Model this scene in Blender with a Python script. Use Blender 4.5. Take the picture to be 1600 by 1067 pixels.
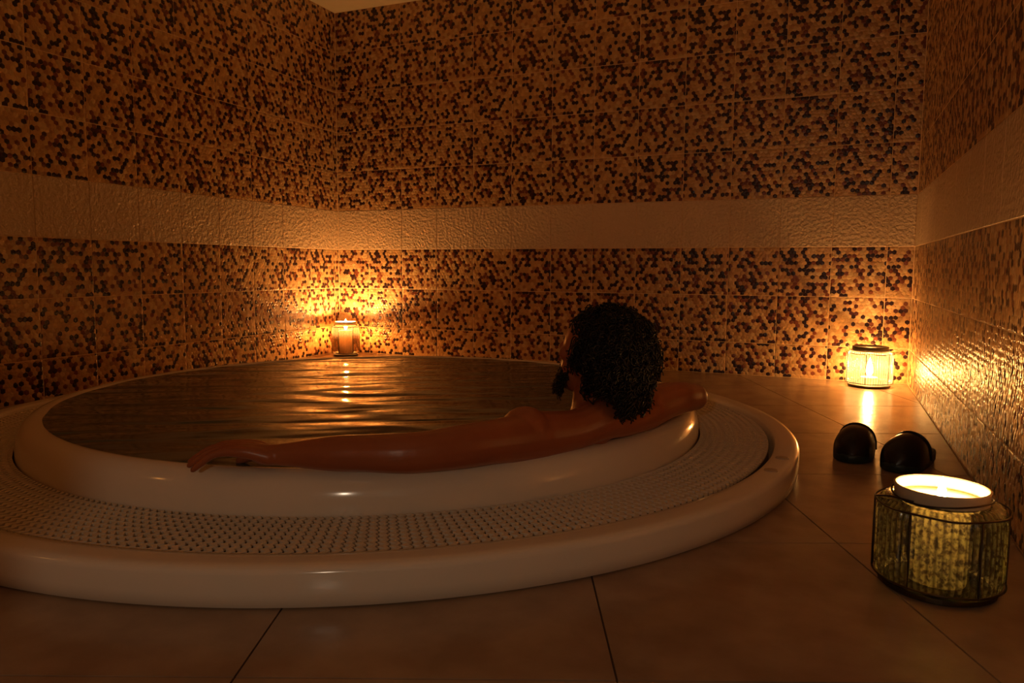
import bpy, bmesh, math, random
from mathutils import Vector, Matrix
R = math.radians
PI = math.pi
scene = bpy.context.scene
for o in list(bpy.data.objects): bpy.data.objects.remove(o)
COL = scene.collection

# ------------------------------------------------------------------ camera
cam_d = bpy.data.cameras.new('camera'); cam = bpy.data.objects.new('camera', cam_d); COL.objects.link(cam)
cam_d.sensor_width = 36.0; cam_d.lens = 36.0 * 1167.9 / 1600.0
cam_d.clip_start = 0.02
_F = Vector((-0.38738, 0.91678, -0.09722)); _R = Vector((0.92091, 0.38973, 0.00560)); _U = Vector((-0.04302, 0.08736, 0.99525))
m = Matrix.Identity(4)
for i in range(3):
    m[i][0] = _R[i]; m[i][1] = _U[i]; m[i][2] = -_F[i]
m[2][3] = 0.55545
cam.matrix_world = m
scene.camera = cam

# ------------------------------------------------------------------ world, lamps, exposure
w = bpy.data.worlds.new('world'); scene.world = w; w.use_nodes = True
bg = w.node_tree.nodes['Background']
bg.inputs[0].default_value = (1.0, 0.62, 0.33, 1); bg.inputs[1].default_value = 0.045
def lamp(name, loc, power, col, rad):
    d = bpy.data.lights.new(name, 'POINT'); d.energy = power; d.color = col; d.shadow_soft_size = rad
    o = bpy.data.objects.new(name, d); COL.objects.link(o); o.location = loc
    return o
CANDLE = (1.0, 0.455, 0.12)
lamp('hallway_lamp', (0.0, -1.02, 0.85), 13.0, (1.0, 0.74, 0.50), 0.014)
lamp('entrance_candle', (-2.35, -0.15, 1.05), 1.3, (1.0, 0.36, 0.065), 0.03)
vs = scene.view_settings
vs.view_transform = 'Standard'; vs.look = 'None'; vs.exposure = 0.0; vs.gamma = 1.0; vs.use_curve_mapping = False

# ------------------------------------------------------------------ helpers
def tag(o, label=None, cat=None, group=None, kind=None):
    if label: o['label'] = label
    if cat: o['category'] = cat
    if group: o['group'] = group
    if kind: o['kind'] = kind
    return o
def mesh(name, verts, faces, smooth=False, mats=None):
    me = bpy.data.meshes.new(name); me.from_pydata(verts, [], faces); me.validate(); me.update()
    if smooth: me.polygons.foreach_set('use_smooth', [True] * len(me.polygons))
    if mats:
        me.materials.append(mats)
    return me
def obj(name, me, parent=None, loc=None, rot=None):
    o = bpy.data.objects.new(name, me); COL.objects.link(o)
    if parent: o.parent = parent
    if loc: o.location = loc
    if rot: o.rotation_euler = rot
    return o
def empty(name, loc=(0, 0, 0), rz=0):
    o = bpy.data.objects.new(name, None); COL.objects.link(o); o.location = loc; o.rotation_euler = (0, 0, rz)
    o.empty_display_size = 0.05
    return o
def box_data(x0, x1, y0, y1, z0, z1):
    v = [(x0, y0, z0), (x1, y0, z0), (x1, y1, z0), (x0, y1, z0), (x0, y0, z1), (x1, y0, z1), (x1, y1, z1), (x0, y1, z1)]
    f = [(0, 3, 2, 1), (4, 5, 6, 7), (0, 1, 5, 4), (1, 2, 6, 5), (2, 3, 7, 6), (3, 0, 4, 7)]
    return v, f
def lathe(profile, n, rfun=None, closed=False):
    """profile list of (r,z); rfun(theta,i)->multiplier; closed joins last ring to first"""
    v = []; f = []
    k = len(profile)
    for i, (r, z) in enumerate(profile):
        for j in range(n):
            t = 2 * PI * j / n
            q = r * (rfun(t, i) if rfun else 1)
            v.append((q * math.cos(t), q * math.sin(t), z))
    for i in range(k if closed else k - 1):
        a = i * n; b = ((i + 1) % k) * n
        for j in range(n):
            f.append((a + j, a + (j + 1) % n, b + (j + 1) % n, b + j))
    return v, f
def tube(pts, rad, n=8, closed=False, caps=True):
    v = []; f = []
    P = [Vector(p) for p in pts]; k = len(P)
    prev = None
    for i, p in enumerate(P):
        if closed: d = P[(i + 1) % k] - P[i - 1]
        else: d = P[min(i + 1, k - 1)] - P[max(i - 1, 0)]
        d.normalize()
        a = prev if prev is not None else (Vector((0, 0, 1)) if abs(d.z) < 0.9 else Vector((1, 0, 0)))
        a = (a - d * a.dot(d)); a.normalize(); prev = a
        b = d.cross(a)
        r = rad[i] if isinstance(rad, (list, tuple)) else rad
        for j in range(n):
            t = 2 * PI * j / n
            v.append(tuple(p + a * (r * math.cos(t)) + b * (r * math.sin(t))))
    for i in range(k if closed else k - 1):
        A = i * n; B = ((i + 1) % k) * n
        for j in range(n): f.append((A + j, A + (j + 1) % n, B + (j + 1) % n, B + j))
    if caps and not closed:
        f.append(tuple(reversed(range(n)))); f.append(tuple((k - 1) * n + j for j in range(n)))
    return v, f
def merge(*parts):
    V = []; F_ = []
    for v, f in parts:
        o = len(V); V += list(v); F_ += [tuple(i + o for i in q) for q in f]
    return V, F_
def ball(c, rx, ry, rz, nu=16, nv=10, mat=None):
    v = []; f = []
    for i in range(1, nv):
        a = PI * i / nv
        for j in range(nu):
            t = 2 * PI * j / nu
            v.append(Vector((rx * math.sin(a) * math.cos(t), ry * math.sin(a) * math.sin(t), rz * math.cos(a))))
    top = len(v); v.append(Vector((0, 0, rz))); bot = len(v); v.append(Vector((0, 0, -rz)))
    for i in range(nv - 2):
        for j in range(nu):
            f.append((i * nu + j, (i + 1) * nu + j, (i + 1) * nu + (j + 1) % nu, i * nu + (j + 1) % nu))
    for j in range(nu):
        f.append((top, j, (j + 1) % nu)); f.append((bot, (nv - 2) * nu + (j + 1) % nu, (nv - 2) * nu + j))
    c = Vector(c)
    if mat is None: v = [tuple(p + c) for p in v]
    else: v = [tuple(mat @ p + c) for p in v]
    return v, f

# ------------------------------------------------------------------ materials
def newmat(name):
    mt = bpy.data.materials.new(name); mt.use_nodes = True
    nt = mt.node_tree; nt.nodes.clear()
    out = nt.nodes.new('ShaderNodeOutputMaterial')
    return mt, nt, out
def N(nt, t, **kw):
    n = nt.nodes.new(t)
    for k, v in kw.items(): setattr(n, k, v)
    return n
def principled(name, col, rough=0.4, spec=0.5, metal=0.0, noise=None, bump=None, coat=0.0, ior=None, sss=None):
    """noise=(scale, amount, colour2); bump=(scale, strength, distance)"""
    mt, nt, out = newmat(name)
    p = N(nt, 'ShaderNodeBsdfPrincipled'); nt.links.new(p.outputs[0], out.inputs[0])
    p.inputs['Base Color'].default_value = (*col, 1); p.inputs['Roughness'].default_value = rough
    p.inputs['Specular IOR Level'].default_value = spec; p.inputs['Metallic'].default_value = metal
    p.inputs['Coat Weight'].default_value = coat
    if ior: p.inputs['IOR'].default_value = ior
    if sss:
        p.inputs['Subsurface Weight'].default_value = sss; p.inputs['Subsurface Radius'].default_value = (0.03, 0.012, 0.006)
        p.inputs['Subsurface Scale'].default_value = 0.3
    geo = N(nt, 'ShaderNodeNewGeometry')
    if noise:
        s, amt, c2 = noise
        tx = N(nt, 'ShaderNodeTexNoise'); tx.inputs['Scale'].default_value = s; tx.inputs['Detail'].default_value = 6
        nt.links.new(geo.outputs['Position'], tx.inputs['Vector'])
        rmp = N(nt, 'ShaderNodeMapRange'); rmp.inputs[1].default_value = 0.35; rmp.inputs[2].default_value = 0.65; rmp.inputs[4].default_value = amt
        nt.links.new(tx.outputs[0], rmp.inputs[0])
        mx = N(nt, 'ShaderNodeMix', data_type='RGBA'); mx.inputs[6].default_value = (*col, 1); mx.inputs[7].default_value = (*c2, 1)
        nt.links.new(rmp.outputs[0], mx.inputs[0]); nt.links.new(mx.outputs[2], p.inputs['Base Color'])
    if bump:
        s, st, dist = bump
        tb = N(nt, 'ShaderNodeTexNoise'); tb.inputs['Scale'].default_value = s; tb.inputs['Detail'].default_value = 3
        nt.links.new(geo.outputs['Position'], tb.inputs['Vector'])
        b = N(nt, 'ShaderNodeBump'); b.inputs['Strength'].default_value = st; b.inputs['Distance'].default_value = dist
        nt.links.new(tb.outputs[0], b.inputs['Height']); nt.links.new(b.outputs[0], p.inputs['Normal'])
    mt['p'] = 1
    return mt

M_grout = principled('wall_grout', (0.86, 0.62, 0.37), 0.95, 0.0)
M_fgrout = principled('floor_grout', (0.13, 0.085, 0.06), 0.8, 0.2)
M_ceil = principled('ceiling_board', (0.80, 0.70, 0.52), 0.7, 0.2, noise=(14, 0.25, (0.7, 0.58, 0.4)), bump=(60, 0.3, 0.002))
M_band = principled('border_tile_glaze', (0.66, 0.50, 0.34), 0.27, 0.5, bump=(64, 0.9, 0.011))
M_floor = principled('floor_tile_glaze', (0.40, 0.285, 0.19), 0.24, 0.5, noise=(9.0, 0.8, (0.28, 0.185, 0.12)), bump=(26, 0.22, 0.004))
M_acr = principled('tub_acrylic', (0.80, 0.72, 0.60), 0.13, 0.5)
M_grate = principled('grate_plastic', (0.78, 0.68, 0.54), 0.38, 0.4)
M_chan = principled('channel_shade', (0.045, 0.03, 0.022), 0.5, 0.3)  # shadow below the slats put into the colour of channel and support rings
M_cap = principled('plug_cap', (0.50, 0.40, 0.30), 0.25, 0.5)
M_skin = principled('skin', (0.37, 0.115, 0.045), 0.34, 0.45, noise=(16, 0.4, (0.29, 0.08, 0.03)), bump=(160, 0.08, 0.002))
M_hair = principled('hair', (0.012, 0.008, 0.007), 0.45, 0.3)
M_eye = principled('eye', (0.7, 0.65, 0.6), 0.1, 0.5)
M_rub = principled('sandal_rubber', (0.012, 0.011, 0.015), 0.28, 0.35, bump=(90, 0.1, 0.002))
M_rub2 = principled('sandal_footbed', (0.014, 0.030, 0.028), 0.42, 0.4, bump=(120, 0.2, 0.002))
M_wire = principled('dark_wire', (0.05, 0.035, 0.02), 0.38, 0.5, metal=0.7)
M_wick = principled('wick', (0.01, 0.008, 0.006), 0.9, 0.1)

def mosaic_mat():
    mt, nt, out = newmat('mosaic_glaze')
    p = N(nt, 'ShaderNodeBsdfPrincipled'); nt.links.new(p.outputs[0], out.inputs[0])
    a = N(nt, 'ShaderNodeVertexColor'); a.layer_name = 'print'
    nt.links.new(a.outputs[0], p.inputs['Base Color'])
    p.inputs['Roughness'].default_value = 0.22; p.inputs['Specular IOR Level'].default_value = 0.5
    geo = N(nt, 'ShaderNodeNewGeometry')
    tb = N(nt, 'ShaderNodeTexNoise'); tb.inputs['Scale'].default_value = 95; tb.inputs['Detail'].default_value = 2
    nt.links.new(geo.outputs['Position'], tb.inputs['Vector'])
    b = N(nt, 'ShaderNodeBump'); b.inputs['Strength'].default_value = 0.6; b.inputs['Distance'].default_value = 0.005
    nt.links.new(tb.outputs[0], b.inputs['Height']); nt.links.new(b.outputs[0], p.inputs['Normal'])
    return mt
M_mos = mosaic_mat()

def water_mat():
    mt, nt, out = newmat('pool_water')
    p = N(nt, 'ShaderNodeBsdfPrincipled'); nt.links.new(p.outputs[0], out.inputs[0])
    p.inputs['Base Color'].default_value = (0.060, 0.085, 0.075, 1); p.inputs['Roughness'].default_value = 0.11
    p.inputs['IOR'].default_value = 1.33
    geo = N(nt, 'ShaderNodeNewGeometry')
    mr = N(nt, 'ShaderNodeMapping'); mr.inputs['Rotation'].default_value = (0, 0, R(-30))
    mp = N(nt, 'ShaderNodeMapping'); mp.inputs['Scale'].default_value = (2.6, 8.5, 1)
    nt.links.new(geo.outputs['Position'], mr.inputs['Vector']); nt.links.new(mr.outputs[0], mp.inputs['Vector'])
    tb = N(nt, 'ShaderNodeTexNoise'); tb.inputs['Scale'].default_value = 1.5; tb.inputs['Detail'].default_value = 0.3; tb.inputs['Distortion'].default_value = 0.4
    nt.links.new(mp.outputs[0], tb.inputs['Vector'])
    b = N(nt, 'ShaderNodeBump'); b.inputs['Strength'].default_value = 0.55; b.inputs['Distance'].default_value = 0.020
    nt.links.new(tb.outputs[0], b.inputs['Height']); nt.links.new(b.outputs[0], p.inputs['Normal'])
    return mt
M_water = water_mat()

def glass_mat(name, tint, dark, mottled, trans):
    """ribbed lantern glass: tinted see-through with darker grooves, silvered mottle, a little glow-through and a gloss"""
    mt, nt, out = newmat(name)
    at = N(nt, 'ShaderNodeAttribute'); at.attribute_name = 'groove'
    cm = N(nt, 'ShaderNodeMix', data_type='RGBA'); cm.inputs[6].default_value = (*tint, 1); cm.inputs[7].default_value = (*[c * 0.32 for c in tint], 1)
    nt.links.new(at.outputs['Fac'], cm.inputs[0])
    tr = N(nt, 'ShaderNodeBsdfTransparent'); nt.links.new(cm.outputs[2], tr.inputs[0])
    tl = N(nt, 'ShaderNodeBsdfTranslucent'); nt.links.new(cm.outputs[2], tl.inputs[0])
    gl = N(nt, 'ShaderNodeBsdfGlossy'); gl.inputs['Roughness'].default_value = 0.10; gl.inputs[0].default_value = (0.9, 0.9, 0.85, 1)
    df = N(nt, 'ShaderNodeBsdfPrincipled'); df.inputs['Base Color'].default_value = (*dark, 1); df.inputs['Roughness'].default_value = 0.25
    m1 = N(nt, 'ShaderNodeMixShader'); m1.inputs[0].default_value = trans
    nt.links.new(tr.outputs[0], m1.inputs[1]); nt.links.new(tl.outputs[0], m1.inputs[2])
    geo = N(nt, 'ShaderNodeNewGeometry')
    tx = N(nt, 'ShaderNodeTexNoise'); tx.inputs['Scale'].default_value = 130; tx.inputs['Detail'].default_value = 5
    nt.links.new(geo.outputs['Position'], tx.inputs['Vector'])
    rm = N(nt, 'ShaderNodeMapRange'); rm.inputs[1].default_value = 0.42; rm.inputs[2].default_value = 0.60; rm.inputs[3].default_value = 0; rm.inputs[4].default_value = mottled
    nt.links.new(tx.outputs[0], rm.inputs[0])
    m2 = N(nt, 'ShaderNodeMixShader'); nt.links.new(rm.outputs[0], m2.inputs[0])
    nt.links.new(m1.outputs[0], m2.inputs[1]); nt.links.new(df.outputs[0], m2.inputs[2])
    fr = N(nt, 'ShaderNodeFresnel'); fr.inputs[0].default_value = 1.45
    m3 = N(nt, 'ShaderNodeMixShader'); nt.links.new(fr.outputs[0], m3.inputs[0])
    nt.links.new(m2.outputs[0], m3.inputs[1]); nt.links.new(gl.outputs[0], m3.inputs[2])
    nt.links.new(m3.outputs[0], out.inputs[0])
    return mt
def frost_mat(name, col, tr=0.35):
    mt, nt, out = newmat(name)
    d = N(nt, 'ShaderNodeBsdfDiffuse'); d.inputs[0].default_value = (*col, 1)
    t = N(nt, 'ShaderNodeBsdfTranslucent'); t.inputs[0].default_value = (*col, 1)
    mx = N(nt, 'ShaderNodeMixShader'); mx.inputs[0].default_value = tr
    nt.links.new(d.outputs[0], mx.inputs[1]); nt.links.new(t.outputs[0], mx.inputs[2]); nt.links.new(mx.outputs[0], out.inputs[0])
    return mt
def flame_mat():
    mt, nt, out = newmat('candle_flame')
    e = N(nt, 'ShaderNodeEmission'); e.inputs[0].default_value = (1.0, 0.62, 0.25, 1); e.inputs[1].default_value = 90
    t = N(nt, 'ShaderNodeBsdfTransparent')
    ad = N(nt, 'ShaderNodeAddShader'); nt.links.new(e.outputs[0], ad.inputs[0]); nt.links.new(t.outputs[0], ad.inputs[1]); nt.links.new(ad.outputs[0], out.inputs[0])
    return mt
M_flame = flame_mat()
M_wax = frost_mat('candle_wax', (0.78, 0.60, 0.42), 0.14)
M_neck = frost_mat('frosted_neck', (0.62, 0.52, 0.38), 0.0)
M_wax_amber = frost_mat('amber_wax', (0.30, 0.15, 0.07), 0.10)
M_wax_pale = frost_mat('pale_wax', (0.82, 0.76, 0.56), 0.34)
M_dish = frost_mat('light_catch_frost', (0.85, 0.78, 0.62), 0.30)  # for the added dish that catches the flame light

# ------------------------------------------------------------------ room shell
XL, XR, YB, YF, ZC = -2.975, 0.374, 4.108, -0.70, 2.168
T = 0.25
TH = 0.009          # tile thickness: the tile faces stand at XL, XR, YB
def struct(name, v, f, mt, smooth=False):
    o = obj(name, mesh(name, v, f, smooth, mt)); o['kind'] = 'structure'; return o
wall_back = struct('wall_back', *box_data(XL - 0.1, XR + 0.1, YB + 0.0023, YB + 0.1, -0.05, ZC + 0.1), M_grout)
wall_left = struct('wall_left', *box_data(XL - 0.1, XL - 0.0023, YF, YB + 0.1, -0.05, ZC + 0.1), M_grout)
wall_right = struct('wall_right', *box_data(XR + 0.0023, XR + 0.1, YF, YB + 0.1, -0.05, ZC + 0.1), M_grout)
wall_front = struct('wall_front', *box_data(XL - 0.1, -0.22, YF - 0.1, YF, -0.05, ZC + 0.1), M_grout)
tag(wall_front, 'plain front wall beside the doorway behind the viewpoint')
ceiling = struct('ceiling', *box_data(XL - 0.1, XR + 0.1, YF, YB + 0.1, ZC, ZC + 0.1), M_ceil)
tag(wall_back, 'back wall of mosaic patterned tiles with a plain cream border row')
tag(wall_left, 'left wall of mosaic patterned tiles with a plain cream border row')
tag(wall_right, 'right wall of glossy mosaic tiles beside the near candle lantern')
tag(ceiling, 'plain cream ceiling, its corner just in view')

PALETTE = [((0.030, 0.012, 0.016), 0.205), ((0.070, 0.020, 0.020), 0.065), ((0.19, 0.055, 0.028), 0.115), ((0.44, 0.23, 0.10), 0.08),
           ((0.62, 0.37, 0.16), 0.245), ((0.68, 0.46, 0.23), 0.145), ((0.55, 0.33, 0.15), 0.145)]
def pick(rng):
    q = rng.random(); a = 0
    for c, p in PALETTE:
        a += p
        if q < a: return c
    return PALETTE[-1][0]
_tiles = {}
def mosaic_mesh(wd, ht, var):
    key = (round(wd, 4), round(ht, 4), var)
    if key in _tiles: return _tiles[key]
    rng = random.Random(var * 97 + 5)
    g = 0.0015
    x0, x1, z0, z1 = g, wd - g, g, ht - g
    V, F_ = box_data(x0, x1, 0.0022, TH + 0.001, z0, z1)      # body; front towards -y
    C_ = [(0.56, 0.36, 0.18)] * len(F_)
    p = T / 12.0; rp = T / 14.0; rad = p / math.sqrt(3) * 1.01
    for r_ in range(-1, 15):
        for q in range(-1, 13):
            cx = (q + 0.5 + (0.5 if r_ % 2 else 0)) * p; cz = (r_ + 0.5) * rp
            col = pick(rng); jx = rng.uniform(-1, 1) * 0.0019; jz = rng.uniform(-1, 1) * 0.0022
            hh = rng.uniform(0.0006, 0.0015)
            if cx < x0 - rad * 0.6 or cx > x1 + rad * 0.6 or cz < z0 - rad * 0.6 or cz > z1 + rad * 0.6: continue
            cl = lambda X, Z: (min(max(X, x0), x1), min(max(Z, z0), z1))
            base = len(V)
            k = [rng.uniform(0.92, 1.12) for _ in range(6)]
            ring = []
            for s_, dep in ((1.0, 0.0021), (0.62, 0.0021 - hh * 0.75)):
                for j in range(6):
                    t = PI / 6 + j * PI / 3
                    X, Z = cl(cx + jx + rad * s_ * k[j] * math.cos(t), cz + jz + rad * s_ * k[j] * math.sin(t))
                    V.append((X, dep, Z))
            X, Z = cl(cx + jx, cz + jz); V.append((X, 0.0021 - hh, Z))
            vv = rng.uniform(0.85, 1.12); col = tuple(c * vv for c in col)
            for j in range(6):
                j2 = (j + 1) % 6
                F_.append((base + j, base + j2, base + 6 + j2, base + 6 + j)); C_.append(col)
                F_.append((base + 6 + j, base + 6 + j2, base + 12)); C_.append(col)
    me = bpy.data.meshes.new('mosaic_tile'); me.from_pydata(V, [], F_); me.update()
    at = me.color_attributes.new('print', 'FLOAT_COLOR', 'CORNER')
    buf = []
    for pl in me.polygons:
        c = C_[pl.index]
        for _ in pl.loop_indices: buf += [c[0], c[1], c[2], 1.0]
    at.data.foreach_set('color', buf)
    sm = [pl.index >= 6 for pl in me.polygons]; me.polygons.foreach_set('use_smooth', sm)
    me.materials.append(M_mos)
    _tiles[key] = me
    return me
def border_mesh(wd, ht):
    key = ('b', round(wd, 4), round(ht, 4))
    if key in _tiles: return _tiles[key]
    g = 0.0009; e = 0.0016
    V, F_ = box_data(g, wd - g, 0.0016, TH + 0.001, g, ht - g)
    V += [(g, 0.0016, g), (wd - g, 0.0016, g), (wd - g, 0.0016, ht - g), (g, 0.0016, ht - g),
          (g + e, 0, g + e), (wd - g - e, 0, g + e), (wd - g - e, 0, ht - g - e), (g + e, 0, ht - g - e)]
    F_ = [q for i, q in enumerate(F_) if i != 2]
    F_ += [(8, 9, 13, 12), (9, 10, 14, 13), (10, 11, 15, 14), (11, 8, 12, 15), (12, 13, 14, 15)]
    me = mesh('border_tile', V, F_, False, M_band); _tiles[key] = me
    return me
ROWS = [(0.0, 0.1715), (0.1715, 0.4215), (0.4215, 0.6715), (0.6715, 0.9215), (0.9215, 1.1715), (1.1715, 1.4215), (1.4215, 1.6715), (1.6715, 1.9215), (1.9215, ZC)]
rt = random.Random(11)
def tile_wall(parent, origin_fn, rz, cols):
    for (a, b) in cols:
        for ri, (z0, z1) in enumerate(ROWS):
            wd = b - a
            if ri == 3: me = border_mesh(wd, z1 - z0); nm = 'border_tile'
            else: me = mosaic_mesh(wd, z1 - z0, rt.randrange(8)); nm = 'mosaic_tile'
            obj(nm, me, parent, origin_fn(a, b, z0), (0, 0, rz))
def cols(lo, hi, joint):
    k = math.floor((lo - joint) / T); xs = [lo]
    while True:
        x = joint + k * T; k += 1
        if x <= lo + 0.012: continue
        if x >= hi - 0.012: break
        xs.append(x)
    xs.append(hi)
    return list(zip(xs[:-1], xs[1:]))
tile_wall(wall_back, lambda a, b, z: (a, YB, z), 0, cols(XL, XR, 0.2552))
# left wall: tile face looks to +x -> local -y = +x, local x = +y  (rotation +90)
tile_wall(wall_left, lambda a, b, z: (XL, a, z), R(90), cols(YF, YB, 2.066))
# right wall: face looks to -x -> rotation -90, local x = -y
tile_wall(wall_right, lambda a, b, z: (XR, b, z), R(-90), cols(YF, YB, 1.895))

# ------------------------------------------------------------------ floor
TC = Vector((-1.356, 2.10, 0))            # tub centre
def floor_slab():
    n = 128; v = []; f = []
    for j in range(n):
        t = 2 * PI * j / n; dx, dy = math.cos(t), math.sin(t)
        ks = []
        if dx > 1e-6: ks.append((XR + 0.05 - TC.x) / dx)
        if dx < -1e-6: ks.append((XL - 0.05 - TC.x) / dx)
        if dy > 1e-6: ks.append((YB + 0.05 - TC.y) / dy)
        if dy < -1e-6: ks.append((YF - TC.y) / dy)
        k = min(ks)
        v += [(TC.x + 1.12 * dx, TC.y + 1.12 * dy, -0.004), (TC.x + k * dx, TC.y + k * dy, -0.004)]
    for (X, Y) in ((XR + 0.05, YB + 0.05), (XL - 0.05, YB + 0.05), (XL - 0.05, YF), (XR + 0.05, YF)): v.append((X, Y, -0.004))
    for j in range(n):
        a = 2 * j; b = 2 * ((j + 1) % n); f.append((a, a + 1, b + 1, b))
        p, q = v[a + 1], v[b + 1]
        for c in range(4):
            cx, cy = v[2 * n + c][:2]
            on = lambda s: (abs(s[0] - cx) < 1e-5, abs(s[1] - cy) < 1e-5)
            o1, o2 = on(p), on(q)
            if (o1[0] and o2[1] and not o1[1]) or (o1[1] and o2[0] and not o1[0]): f.append((a + 1, 2 * n + c, b + 1))
    return v, f
floor = struct('floor', *floor_slab(), M_fgrout)
tag(floor, 'floor of large brown ceramic tiles laid diagonally around the tub')
def clip(poly, nx, ny, d):           # keep nx*x+ny*y<=d
    out = []
    for i in range(len(poly)):
        a, b = poly[i], poly[(i + 1) % len(poly)]
        da = nx * a[0] + ny * a[1] - d; db = nx * b[0] + ny * b[1] - d
        if da <= 0: out.append(a)
        if (da < 0 < db) or (db < 0 < da):
            t = da / (da - db); out.append((a[0] + (b[0] - a[0]) * t, a[1] + (b[1] - a[1]) * t))
    return out
FT = 0.52; FA = R(22.6)
ux, uy = math.cos(FA), math.sin(FA)
def tiles_floor():
    u0, v0 = 0.140, 1.485
    for i in range(-9, 6):
        for j in range(-6, 8):
            cells = []
            a0, a1 = u0 + i * FT + 0.0016, u0 + (i + 1) * FT - 0.0016
            b0, b1 = v0 + j * FT + 0.0016, v0 + (j + 1) * FT - 0.0016
            def P(a, b): return (a * ux - b * uy, a * uy + b * ux)
            cen = P((a0 + a1) / 2, (b0 + b1) / 2)
            near = (Vector((cen[0], cen[1], 0)) - TC).length
            K = 10 if near < 1.65 else 1
            polys = []
            for s in range(K):
                for q in range(K):
                    aa, ab = a0 + (a1 - a0) * s / K, a0 + (a1 - a0) * (s + 1) / K
                    ba, bb = b0 + (b1 - b0) * q / K, b0 + (b1 - b0) * (q + 1) / K
                    pl = [P(aa, ba), P(ab, ba), P(ab, bb), P(aa, bb)]
                    if K > 1:
                        mc = P((aa + ab) / 2, (ba + bb) / 2)
                        if (Vector((mc[0], mc[1], 0)) - TC).length < 1.20: continue
                    for c in ((1, 0, XR - 0.001), (-1, 0, -XL - 0.001), (0, 1, YB - 0.001), (0, -1, -YF)):
                        pl = clip(pl, *c)
                        if len(pl) < 3: break
                    if len(pl) >= 3: polys.append(pl)
            if not polys: continue
            bm = bmesh.new()
            for pl in polys: 
                try: bm.faces.new([bm.verts.new((x, y, 0.0)) for x, y in pl])
                except ValueError: pass
            bmesh.ops.remove_doubles(bm, verts=bm.verts, dist=1e-5)
            bmesh.ops.dissolve_limit(bm, angle_limit=0.01, verts=bm.verts, edges=bm.edges)
            r = bmesh.ops.extrude_face_region(bm, geom=list(bm.faces))
            bmesh.ops.translate(bm, vec=(0, 0, -0.006), verts=[g for g in r['geom'] if isinstance(g, bmesh.types.BMVert)])
            bmesh.ops.recalc_face_normals(bm, faces=bm.faces)
            if sum(fc.calc_area() for fc in bm.faces) < 0.002: bm.free(); continue
            me = bpy.data.meshes.new('floor_tile'); bm.to_mesh(me); bm.free(); me.materials.append(M_floor)
            obj('floor_tile', me, floor)
tiles_floor()

# ------------------------------------------------------------------ hot tub
tub = empty('hot_tub', TC)
tag(tub, 'large round white acrylic hot tub set into the tiled floor', 'hot tub')
# outer flange, closed profile
prof = [(1.150, 0.006), (1.288, 0.000), (1.299, 0.005), (1.3025, 0.030), (1.3025, 0.060), (1.3010, 0.0665), (1.2965, 0.0712), (1.289, 0.0738), (1.280, 0.0745), (1.255, 0.0745),
        (1.241, 0.0735), (1.236, 0.069), (1.236, 0.030), (1.150, 0.020)]
fl = obj('outer_flange', mesh('outer_flange', *lathe(prof, 192, closed=True), True, M_acr), tub)
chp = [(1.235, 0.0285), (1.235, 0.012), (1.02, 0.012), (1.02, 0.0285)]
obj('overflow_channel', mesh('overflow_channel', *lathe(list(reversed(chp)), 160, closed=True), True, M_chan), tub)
rp_ = [(1.018, 0.012), (1.026, 0.060), (1.025, 0.085), (1.020, 0.110), (1.011, 0.130), (0.998, 0.144), (0.980, 0.150), (0.962, 0.147), (0.945, 0.137), (0.925, 0.115),
       (0.905, 0.080), (0.885, 0.02), (0.85, -0.20), (0.79, -0.42), (0.70, -0.50), (0.40, -0.53), (0.02, -0.535)]
rp2 = [(r + 0.012 if i > 8 else r - 0.006, z - 0.02 if i > 12 else z - 0.004) for i, (r, z) in enumerate(rp_)]
obj('rim_and_basin', mesh('rim_and_basin', *lathe(rp_, 192), True, M_acr), tub)
for (x, y) in ((-0.092, 2.003), (-0.112, 1.866)):
    d = Vector((x, y, 0)) - TC; d.normalize()
    q = TC + d * 1.268
    cv, cf = lathe([(0.0005, 0.0022), (0.0095, 0.0022), (0.0105, 0.0016), (0.0125, 0.0024), (0.0155, 0.0022), (0.0165, 0.0), (0.0165, -0.004)], 24)
    obj('plug_cap', mesh('plug_cap', cv, cf, True, M_cap), tub, (q.x - TC.x, q.y - TC.y, 0.0748))

grate = empty('overflow_grate', (TC.x, TC.y, 0.0285))
tag(grate, 'cream plastic overflow grating ring of zigzag slats around the tub rim', 'grating')
NS = 372; RI, RO = 1.030, 1.221; NR = 9
def slat_geo(gap=0.0118):
    """radial zigzag slat around +x direction, z 0 .. .030"""
    L = []; Rr = []
    n = NR * 2
    for k in range(n + 1):
        r = RI + (RO - RI) * k / n
        w_ = r * math.tan(PI / NS)
        zz = (0.0048 if k % 2 else -0.0048)
        gp = gap * 0.5 * (0.45 if k % 2 == 0 else 1.0)
        L.append((r, -w_ + gp + zz)); Rr.append((r, w_ - gp + zz))
    V = []; F_ = []
    zt, zb_ = 0.0375, 0.0315
    m_ = n + 1
    for (r, y) in L: V.append((r, y, zt))
    for (r, y) in Rr: V.append((r, y, zt))
    for (r, y) in L: V.append((r, y, zb_))
    for (r, y) in Rr: V.append((r, y, zb_))
    for k in range(n):
        F_.append((k, k + 1, m_ + k + 1, m_ + k))
        F_.append((2 * m_ + k, 2 * m_ + k + 1, k + 1, k))
        F_.append((m_ + k, m_ + k + 1, 3 * m_ + k + 1, 3 * m_ + k))
    F_.append((0, m_, 3 * m_, 2 * m_)); F_.append((n, 2 * m_ + n, 3 * m_ + n, m_ + n))
    return V, [tuple(reversed(q)) for q in F_]
sv, sf = slat_geo()
slat_me = mesh('grate_slat', sv, sf, False, M_grate)
rest = []
for k in range(NS):
    a = 2 * PI * k / NS
    p = TC + Vector((math.cos(a), math.sin(a), 0)) * 1.13
    key = p.length                      # distance from the photograph's viewpoint
    rest.append((key, a))
rest.sort()
for key, a in rest[:300]: obj('grate_slat', slat_me, grate, None, (0, 0, a))
parts = []
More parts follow.
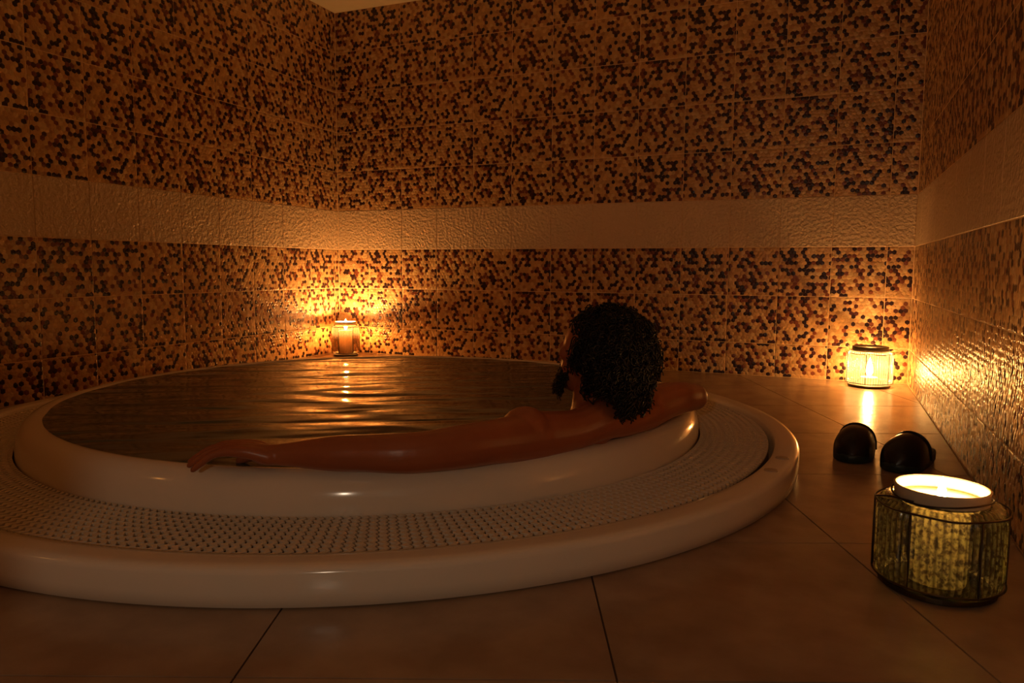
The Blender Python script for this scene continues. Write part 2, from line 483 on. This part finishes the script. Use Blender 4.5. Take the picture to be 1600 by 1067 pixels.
for key, a in rest[300:]:
    ca, sa = math.cos(a), math.sin(a)
    parts.append(([(x * ca - y * sa, x * sa + y * ca, z) for x, y, z in sv], sf))
o = obj('far_grate_slats', mesh('far_grate_slats', *merge(*parts), False, M_grate), grate); o['kind'] = 'stuff'
for r_ in (1.045, 1.13, 1.215):
    obj('support_ring', mesh('support_ring', *lathe([(r_ - 0.006, 0.0), (r_ + 0.006, 0.0), (r_ + 0.006, 0.0315), (r_ - 0.006, 0.0315)], 160, closed=True), False, M_chan), grate)

# water
def water():
    nr, na = 70, 180; v = [(0, 0, 0)]; f = []
    rng = random.Random(3)
    waves = [(rng.uniform(0, 2 * PI), rng.uniform(16, 42), rng.uniform(0, 6.28), rng.uniform(0.0001, 0.00035)) for _ in range(10)]
    def hgt(x, y):
        return sum(A * math.sin(k * (x * math.cos(t) + y * math.sin(t)) + ph) for t, k, ph, A in waves)
    for i in range(1, nr + 1):
        r = 0.960 * i / nr
        for j in range(na):
            t = 2 * PI * j / na; x, y = r * math.cos(t), r * math.sin(t)
            v.append((x, y, hgt(x, y)))
    for j in range(na): f.append((0, 1 + j, 1 + (j + 1) % na))
    for i in range(nr - 1):
        for j in range(na):
            a = 1 + i * na; b = a + na
            f.append((a + j, b + j, b + (j + 1) % na, a + (j + 1) % na))
    return v, f
wo = obj('pool_water', mesh('pool_water', *water(), True, M_water), None, (TC.x, TC.y, 0.1455))
tag(wo, 'dark rippled water filling the round hot tub', 'water', kind='stuff')

# ------------------------------------------------------------------ candle lanterns
def lantern(loc, W, H, neck, glass, wire, label, candle_label, wax_h, wax_r, power, rot, flame_s, loop=False, nflute=56, wax=None, dish=False):
    root = empty('candle_lantern', loc, rot)
    tag(root, label, 'candle holder', 'ribbed glass candle lanterns around the tub')
    Rb = W / 2
    fl_ = lambda t, i: 1 + 0.020 * math.cos(nflute * t) * (1 if 1 <= i <= 6 else 0)
    pr = [(Rb * 0.80, 0.012), (Rb * 0.93, 0.018), (Rb * 0.965, 0.035), (Rb * 0.965, H * 0.5), (Rb * 0.965, H - 0.030), (Rb * 0.94, H - 0.012), (Rb * 0.86, H - 0.003), (neck, H)]
    gm = mesh('glass_body', *lathe(pr, nflute * 6, fl_), True, glass)
    ga = gm.attributes.new('groove', 'FLOAT', 'POINT'); nn = nflute * 6
    ga.data.foreach_set('value', [max(0.0, -math.cos(2 * PI * (k % nn) / 6)) ** 0.7 if 1 <= k // nn <= 6 else 0.0 for k in range(nn * len(pr))])
    obj('glass_body', gm, root)
    nk = [(neck - 0.004, H - 0.004), (neck, H), (neck, H + 0.018), (neck + 0.0015, H + 0.021), (neck - 0.002, H + 0.022), (neck - 0.005, H + 0.018)]
    obj('neck_ring', mesh('neck_ring', *lathe(nk, 64, closed=True), True, M_neck if wax_h > 0.05 else M_wire), root)
    if dish:  # added dish, catches flame light so the lantern mouth turns white
        ds = [(wax_r + 0.003, H - 0.012), (neck - 0.012, H - 0.010), (neck - 0.0045, H - 0.002), (neck - 0.0045, H + 0.001), (neck - 0.013, H - 0.007), (wax_r + 0.003, H - 0.009)]
        obj('light_catch_dish', mesh('light_catch_dish', *lathe(ds, 56, closed=True), True, M_dish), root)
    bs = [(0.001, 0.0), (Rb * 0.84, 0.0), (Rb * 0.90, 0.004), (Rb * 0.90, 0.012), (0.001, 0.012)]
    obj('base_plate', mesh('base_plate', *lathe(bs, 48), False, M_wire), root)
    # wire cage
    for zz, rr in ((H - 0.010, Rb * 1.0), (0.022, Rb * 0.995)):
        obj('wire_hoop', mesh('wire_hoop', *tube([(rr * math.cos(2 * PI * k / 56), rr * math.sin(2 * PI * k / 56), zz + (0.0012 * math.sin(6 * 2 * PI * k / 56) if zz > 0.05 else 0)) for k in range(56)], 0.0019, 6, closed=True), True, M_wire), root)
    nw = 6
    for k in range(nw):
        t = 2 * PI * k / nw + 0.12
        rr = Rb * 0.995
        obj('upright_wire', mesh('upright_wire', *tube([(rr * math.cos(t), rr * math.sin(t), 0.02), (rr * 1.004 * math.cos(t), rr * 1.004 * math.sin(t), H * 0.5), (rr * math.cos(t), rr * math.sin(t), H - 0.008)], 0.0017, 6), True, M_wire), root)
    # wire that ties the hoop to the neck
    obj('neck_wire', mesh('neck_wire', *tube([((neck + 0.004) * math.cos(2 * PI * k / 48), (neck + 0.004) * math.sin(2 * PI * k / 48), H + 0.005 - 0.004 * math.cos(4 * PI * k / 48)) for k in range(48)], 0.0017, 6, closed=True), True, M_wire), root)
    for sgn in (1, -1):
        pts = []
        for k in range(14):
            t = k / 13
            rr = neck + 0.004 + (Rb - neck - 0.004) * t
            an = 0.9 * t * sgn + (0 if sgn > 0 else PI)
            pts.append((rr * math.cos(an), rr * math.sin(an), H + 0.004 - 0.013 * t + 0.006 * math.sin(PI * t)))
        obj('tie_wire', mesh('tie_wire', *tube(pts, 0.0017, 6), True, M_wire), root)
    if loop:
        pts = [(Rb + 0.014 + 0.016 * math.cos(2 * PI * k / 24), 0.008 * math.sin(2 * PI * k / 24), H - 0.008 + 0.003 * math.sin(2 * PI * k / 24)) for k in range(24)]
        obj('handle_loop', mesh('handle_loop', *tube(pts, 0.0015, 6, closed=True), True, M_wire), root)
    # candle
    c = empty('pillar_candle', (loc[0], loc[1], 0.0122), rot)
    tag(c, candle_label, 'candle', 'lit candles inside the lanterns')
    rng = random.Random(int(W * 1000))
    wx = [(0.0005, 0), (wax_r, 0), (wax_r * 1.02, 0.004), (wax_r, wax_h * 0.5), (wax_r, wax_h - 0.004), (wax_r - 0.003, wax_h), (wax_r - 0.008, wax_h - 0.002), (wax_r * 0.5, wax_h - 0.006), (0.0005, wax_h - 0.007)]
    obj('wax', mesh('wax', *lathe(wx, 40, lambda t, i: 1 + 0.02 * math.sin(3 * t + i)), True, wax or M_wax), c)
    obj('wick', mesh('wick', *tube([(0, 0, wax_h - 0.008), (0.0006, 0, wax_h), (0.002, 0, wax_h + 0.006)], 0.001, 6), True, M_wick), c)
    s = flame_s
    fp = [(0.0003, 0.0), (0.0040 * s, 0.004 * s), (0.0062 * s, 0.010 * s), (0.0055 * s, 0.018 * s), (0.0030 * s, 0.028 * s), (0.0003, 0.037 * s)]
    obj('flame', mesh('flame', *lathe(fp, 16), True, M_flame), c, (0.001, 0, wax_h + 0.001))
    L = lamp('candle_light', (0.001, 0, wax_h + 0.016 * s), power, CANDLE, 0.006 * s)
    L.parent = c
    return root
G1 = glass_mat('lantern_glass_amber', (0.80, 0.62, 0.40), (0.06, 0.03, 0.015), 0.20, 0.05)
G2 = glass_mat('lantern_glass_clear', (0.96, 0.86, 0.68), (0.20, 0.10, 0.05), 0.10, 0.10)
G3 = glass_mat('lantern_glass_green', (0.60, 0.68, 0.52), (0.028, 0.034, 0.020), 0.80, 0.16)
lantern((-2.800, 3.925, 0), 0.172, 0.195, 0.066, G1, None, 'slim ribbed glass lantern glowing in the far wall corner behind the tub', 'tall lit candle inside the lantern in the far corner',
        0.150, 0.043, 21.0, 0.5, 1.9, wax=M_wax_amber)
lantern((0.196, 3.955, 0), 0.210, 0.172, 0.080, G2, None, 'low ribbed clear glass lantern against the back wall right of the bather', 'short burnt-down candle glowing inside the lantern by the back wall',
        0.034, 0.040, 7.5, 0.2, 2.5, loop=True)
lantern((0.197, 1.470, 0), 0.208, 0.160, 0.074, G3, None, 'large ribbed green glass lantern in the right foreground', 'lit candle in the neck of the green foreground lantern',
        0.140, 0.046, 3.6, 0.9, 1.2, dish=True, wax=M_wax_pale)

# ------------------------------------------------------------------ sandals
def sandal(loc, rz, label, tilt=0, ws=1.13):
    root = empty('slide_sandal', loc, rz)
    root.scale = (1.0, ws, 1.0)
    if tilt: root.rotation_euler = (0, tilt, rz)
    tag(root, label, 'sandal', 'pair of dark slide sandals by the tub')
    n = 40; L = 0.27
    def half(t):   # half width along 0 heel..1 toe
        a = 0.036 * math.sqrt(max(0, 1 - ((0.14 - t) / 0.14) ** 2)) if t < 0.14 else None
        if t < 0.14: return a
        if t < 0.72: return 0.036 + 0.012 * math.sin((t - 0.14) / 0.58 * PI / 2)
        return 0.048 * math.sqrt(max(0, 1 - ((t - 0.72) / 0.28) ** 2))
    out = []
    ts = [0.5 - 0.5 * math.cos(PI * k / n) for k in range(n + 1)]
    up_ = [(t * L, half(t)) for t in ts]; lo = [(t * L, -half(t)) for t in reversed(ts[1:-1])]
    ol = up_ + lo
    m_ = len(ol)
    def rise(x): return 0.004 + 0.012 * max(0, (0.35 - x / L)) 
    rings = [(0.94, 0.0), (1.0, 0.004), (1.01, 0.016), (0.985, 0.024), (0.93, 0.026), (0.86, 0.021)]
    V = []; F_ = []
    for s, z in rings:
        for (x, y) in ol: V.append((L / 2 + (x - L / 2) * s, y * s, z + (rise(x) if z > 0.01 else 0)))
    for i in range(len(rings) - 1):
        for j in range(m_): F_.append((i * m_ + j, i * m_ + (j + 1) % m_, (i + 1) * m_ + (j + 1) % m_, (i + 1) * m_ + j))
    F_.append(tuple(range(m_))[::-1]); F_.append(tuple((len(rings) - 1) * m_ + j for j in range(m_)))
    F_ = [tuple(reversed(q)) for q in F_]
    obj('sole', mesh('sole', V, F_, True, M_rub2), root)
    # vamp: an arched shell from 0.46L to the toe, closed at the toe
    V = []; F_ = []; na, nl = 16, 14
    for lay, off in ((0, 0.0), (1, -0.005)):
        for i in range(nl + 1):
            t = 0.44 + 0.555 * i / nl
            hw = half(t) * 1.02 + off
            hw = max(hw, 0.003)
            e = i / nl
            ht = (0.066 * math.sqrt(max(0, 1 - (max(0, e - 0.15) / 0.85) ** 2)) + 0.010) + off
            for j in range(na + 1):
                a = PI * j / na
                y = hw * math.cos(a); z = 0.018 + max(0, ht) * (math.sin(a) ** 0.7)
                x = t * L + (0.018 * math.sin(a) if i == 0 else 0.018 * math.sin(a) * (1 - e))
                V.append((x, y, z))
    st = na + 1; half_n = (nl + 1) * st
    for lay in (0, 1):
        for i in range(nl):
            for j in range(na):
                a = lay * half_n + i * st + j
                q = (a, a + 1, a + st + 1, a + st)
                F_.append(q if lay else tuple(reversed(q)))
    for j in range(na): F_.append((j, j + 1, half_n + j + 1, half_n + j))
    obj('vamp', mesh('vamp', V, F_, True, M_rub), root)
    pts = [V[j] for j in range(na + 1)]
    obj('vamp_edge', mesh('vamp_edge', *tube([(x - 0.001, y * 1.01, z + 0.001) for x, y, z in pts], 0.0035, 6), True, M_rub), root)
    return root
sandal((0.118, 2.590, 0), R(261), 'dark slide sandal with raised arched vamp nearer the tub')
sandal((0.285, 2.515, 0), R(248), 'dark slide sandal nearer the right wall behind the green lantern')

# ------------------------------------------------------------------ bather
def limb(pts, rad, n=14, sub=6):
    """tapered limb with rounded ends through joints"""
    P = [Vector(p) for p in pts]
    PP = []; RR = []
    for i in range(len(P) - 1):
        for k in range(sub):
            t = k / sub
            p0 = P[max(i - 1, 0)]; p1 = P[i]; p2 = P[i + 1]; p3 = P[min(i + 2, len(P) - 1)]
            q = 0.5 * ((2 * p1) + (p2 - p0) * t + (2 * p0 - 5 * p1 + 4 * p2 - p3) * t * t + (3 * p1 - p0 - 3 * p2 + p3) * t ** 3)
            PP.append(q); RR.append(rad[i] + (rad[i + 1] - rad[i]) * (t * t * (3 - 2 * t)))
    PP.append(P[-1]); RR.append(rad[-1])
    return merge(tube(PP, RR, n), ball(P[0], rad[0], rad[0], rad[0]), ball(P[-1], rad[-1], rad[-1], rad[-1]))
fd = Vector((-0.966, 0.25, 0)).normalized()           # where the face looks
sd = Vector((-fd.y, fd.x, 0))                          # to the bather's left... (fd rotated +90)
HC = Vector((-0.488, 1.700, 0.341))
_a = R(22)
_f = fd * math.cos(_a) + Vector((0, 0, math.sin(_a))); _u = Vector((0, 0, math.cos(_a))) - fd * math.sin(_a)
HM = Matrix(((_f.x, sd.x, _u.x), (_f.y, sd.y, _u.y), (_f.z, sd.z, _u.z)))
def hp(a, b, c): return HC + HM @ Vector((a, b, c))
def build_body():
    parts = []
    # left arm lying along the rim
    parts.append(limb([(-0.585, 1.535, 0.185), (-0.655, 1.375, 0.193), (-0.745, 1.268, 0.190), (-0.866, 1.216, 0.188), (-1.010, 1.164, 0.182), (-1.035, 1.155, 0.184)],
                      [0.056, 0.046, 0.041, 0.037, 0.021, 0.020], 16))
    # right arm: back along the rim, forearm into the water
    parts.append(limb([(-0.42, 1.88, 0.200), (-0.375, 2.02, 0.205), (-0.338, 2.125, 0.197)], [0.054, 0.046, 0.038], 16))
    parts.append(limb([(-0.338, 2.125, 0.197), (-0.44, 2.19, 0.185), (-0.55, 2.215, 0.13), (-0.60, 2.22, 0.08)], [0.038, 0.036, 0.024, 0.022], 14))
    parts.append(ball((-0.63, 2.225, 0.05), 0.045, 0.035, 0.02))
    # torso
    parts.append(limb([(-0.525, 1.700, 0.150), (-0.59, 1.735, 0.06), (-0.635, 1.755, -0.06), (-0.69, 1.78, -0.24), (-0.72, 1.80, -0.38)], [0.060, 0.095, 0.115, 0.105, 0.120], 18))
    parts.append(limb([(-0.605, 1.580, 0.150), (-0.640, 1.72, 0.07), (-0.520, 1.85, 0.150)], [0.055, 0.09, 0.055], 16))
    # trapezius and shoulders
    parts.append(limb([(-0.580, 1.540, 0.185), (-0.520, 1.610, 0.190), (-0.480, 1.672, 0.205), (-0.447, 1.76, 0.195), (-0.42, 1.88, 0.195)], [0.054, 0.046, 0.050, 0.046, 0.052], 16))
    parts.append(ball((-0.603, 1.505, 0.198), 0.058, 0.058, 0.056))
    # neck
    parts.append(limb([(-0.500, 1.680, 0.198), hp(-0.022, 0, -0.105), hp(-0.012, 0, -0.05)], [0.060, 0.053, 0.056], 16))
    # legs under the water
    for s in (0.09, -0.09):
        parts.append(limb([(-0.74 + 0.3 * s, 1.80 + s, -0.40), (-1.12, 1.93 + 1.3 * s, -0.12), (-1.30, 2.0 + 1.3 * s, -0.46)], [0.085, 0.058, 0.040], 14))
        parts.append(limb([(-1.30, 2.0 + 1.3 * s, -0.47), (-1.42, 2.05 + 1.3 * s, -0.495)], [0.034, 0.022], 12))
    # head: cranium, face, jaw, brow, nose, cheek bones, lips, ears
    parts.append(ball(HC + Vector((0, 0, 0.022)), 0.098, 0.078, 0.094, 24, 16, HM))
    parts.append(ball(hp(0.040, 0, -0.030), 0.052, 0.060, 0.075, 20, 14, HM))
    parts.append(ball(hp(0.058, 0, -0.080), 0.036, 0.040, 0.026, 18, 12, HM))
    parts.append(ball(hp(0.085, 0, 0.030), 0.016, 0.045, 0.013, 16, 10, HM))
    parts.append(limb([hp(0.092, 0, 0.022), hp(0.107, 0, -0.006), hp(0.112, 0, -0.018)], [0.008, 0.0095, 0.011], 10))
    for s in (1, -1):
        parts.append(ball(hp(0.070, s * 0.042, -0.012), 0.022, 0.020, 0.018, 14, 10, HM))
        parts.append(ball(hp(0.104, s * 0.010, -0.020), 0.008, 0.008, 0.007, 10, 8, HM))
        parts.append(ball(hp(-0.004, s * 0.080, -0.006), 0.018, 0.009, 0.031, 14, 10, HM))
    parts.append(ball(hp(0.092, 0, -0.043), 0.010, 0.022, 0.006, 14, 8, HM))
    parts.append(ball(hp(0.090, 0, -0.054), 0.010, 0.019, 0.007, 14, 8, HM))
    # left hand resting on the rim: palm, four fingers, thumb
    u = Vector((-0.955, -0.297, 0)); wv = Vector((-0.297, 0.955, 0)); H0 = Vector((-1.012, 1.163, 0.182))
    def hd(a, b, z): 
        q = H0 + u * a + wv * b; return (q.x, q.y, z)
    for b, k in ((-0.030, 0.080), (-0.010, 0.088), (0.011, 0.092), (0.031, 0.090)):
        parts.append(limb([hd(0.0, b * 0.45, 0.180), hd(0.04, b * 0.8, 0.192), hd(k, b, 0.194)], [0.016, 0.0135, 0.0105], 12))
    for b, k, l, zt, fan in ((-0.030, 0.080, 0.062, 0.158, -0.014), (-0.010, 0.088, 0.078, 0.158, -0.004), (0.011, 0.092, 0.092, 0.157, 0.012), (0.031, 0.090, 0.090, 0.153, 0.034)):
        parts.append(limb([hd(k - 0.002, b, 0.194), hd(k + l * 0.42, b + fan * 0.42, 0.187), hd(k + l * 0.76, b + fan * 0.76, 0.171), hd(k + l, b + fan, zt)], [0.0102, 0.0088, 0.0080, 0.0064], 10))
    parts.append(limb([hd(0.018, 0.022, 0.178), hd(0.050, 0.050, 0.168), hd(0.078, 0.062, 0.158), hd(0.100, 0.066, 0.150)], [0.014, 0.011, 0.010, 0.0085], 10))
    v, f = merge(*parts)
    tmp = bpy.data.objects.new('tmp_body', mesh('tmp_body', v, f, True)); COL.objects.link(tmp)
    rm = tmp.modifiers.new('rm', 'REMESH'); rm.mode = 'VOXEL'; rm.voxel_size = 0.0036; rm.use_smooth_shade = True
    smd = tmp.modifiers.new('sm', 'SMOOTH'); smd.factor = 0.5; smd.iterations = 6
    dg = bpy.context.evaluated_depsgraph_get(); dg.update()
    me = bpy.data.meshes.new_from_object(tmp.evaluated_get(dg)); me.name = 'body'
    bpy.data.objects.remove(tmp)
    me.materials.clear(); me.materials.append(M_skin)
    me.polygons.foreach_set('use_smooth', [True] * len(me.polygons))
    return me
bather = empty('person', (-0.60, 1.75, 0.0))
tag(bather, 'bare-shouldered bather with dark curly hair leaning on the tub rim, arm stretched along it', 'person')
def attach(name, me):
    o = obj(name, me, bather); o.matrix_parent_inverse = Matrix.Translation((0.60, -1.75, 0.0)); return o
attach('body', build_body())
for s in (1, -1):
    attach('eye', mesh('eye', *ball(hp(0.076, s * 0.031, 0.012), 0.011, 0.011, 0.011, 14, 10), True, M_eye))
def curls(n, seed, fn, strand, lenr, curlr):
    rng = random.Random(seed); parts = []
    while len(parts) < n:
        q = fn(rng)
        if q is None: continue
        p, nrm = q
        d = (nrm + Vector((0, 0, -0.35)) + Vector((rng.uniform(-1, 1), rng.uniform(-1, 1), rng.uniform(-1, 1))) * 0.45).normalized()
        a = d.orthogonal().normalized(); b = d.cross(a)
        L = rng.uniform(*lenr); cr = rng.uniform(*curlr); ph = rng.uniform(0, 6.28); turns = rng.uniform(1.2, 2.4)
        K = 12; pts = []
        for k in range(K + 1):
            t = k / K; an = ph + turns * 2 * PI * t
            pts.append(p + d * (L * t) + (a * math.cos(an) + b * math.sin(an)) * cr * min(1, t * 3) + Vector((0, 0, -0.012 * t * t)))
        parts.append(tube(pts, strand, 4, caps=False))
    return merge(*parts)
def scalp(rng):
    while True:
        d = Vector((rng.gauss(0, 1), rng.gauss(0, 1), rng.gauss(0, 1)))
        if d.length > 0.01: d.normalize(); break
    # leave the face free (in front, below the hairline) and the underside
    if d.x > 0.42 and d.z < 0.45 - 0.1 * abs(d.y): return None
    if d.z < -0.62 - 0.35 * (d.x + 0.4): return None
    if d.x > -0.05 and d.z < -0.25: return None
    base = HC + HM @ Vector((d.x * 0.100 - 0.012, d.y * 0.086, d.z * 0.100 + 0.022))
    nrm = HM @ d
    p = base + nrm * rng.uniform(-0.004, 0.010)
    return p, nrm
hv = curls(2300, 5, scalp, 0.0017, (0.012, 0.028), (0.004, 0.008))
cap = ball(HC + HM @ Vector((-0.012, 0, 0.026)), 0.103, 0.087, 0.100, 40, 26, HM)
# keep the cap off the face
cv, cf = cap
def keep(q):
    c = sum((Vector(cv[i]) for i in q), Vector()) / len(q) - HC
    l = HM.transposed() @ c
    return not ((l.x > 0.030 and l.z < 0.062) or (l.x > -0.010 and l.z < -0.020) or l.z < -0.070)
cap = (cv, [q for q in cf if keep(q)])
def nape(rng):
    # longer curls hanging at the nape
    t = rng.uniform(-1, 1)
    p = HC + HM @ Vector((-0.092 - rng.uniform(0, 0.022), t * 0.055, -0.012 - rng.uniform(0, 0.045)))
    return p, (HM @ Vector((-0.8, t * 0.3, -0.6))).normalized()
hn = curls(420, 8, nape, 0.0017, (0.018, 0.034), (0.004, 0.008))
h = attach('hair', mesh('hair', *merge(hv, hn, cap), True, M_hair)); h['label'] = 'thick black curly hair'
def jaw(rng):
    a = rng.uniform(-1.5, 1.5); zz = rng.uniform(-0.100, -0.035)
    x = 0.058 + 0.034 * math.cos(a) ; y = 0.052 * math.sin(a)
    if abs(a) < 0.35 and zz > -0.062: return None
    return HC + HM @ Vector((x - 0.02 * abs(math.sin(a)), y, zz)), (HM @ Vector((math.cos(a), math.sin(a), -0.5))).normalized()
be = attach('beard', mesh('beard', *curls(420, 9, jaw, 0.0013, (0.008, 0.016), (0.002, 0.004)), True, M_hair)); be['label'] = 'short dark beard'
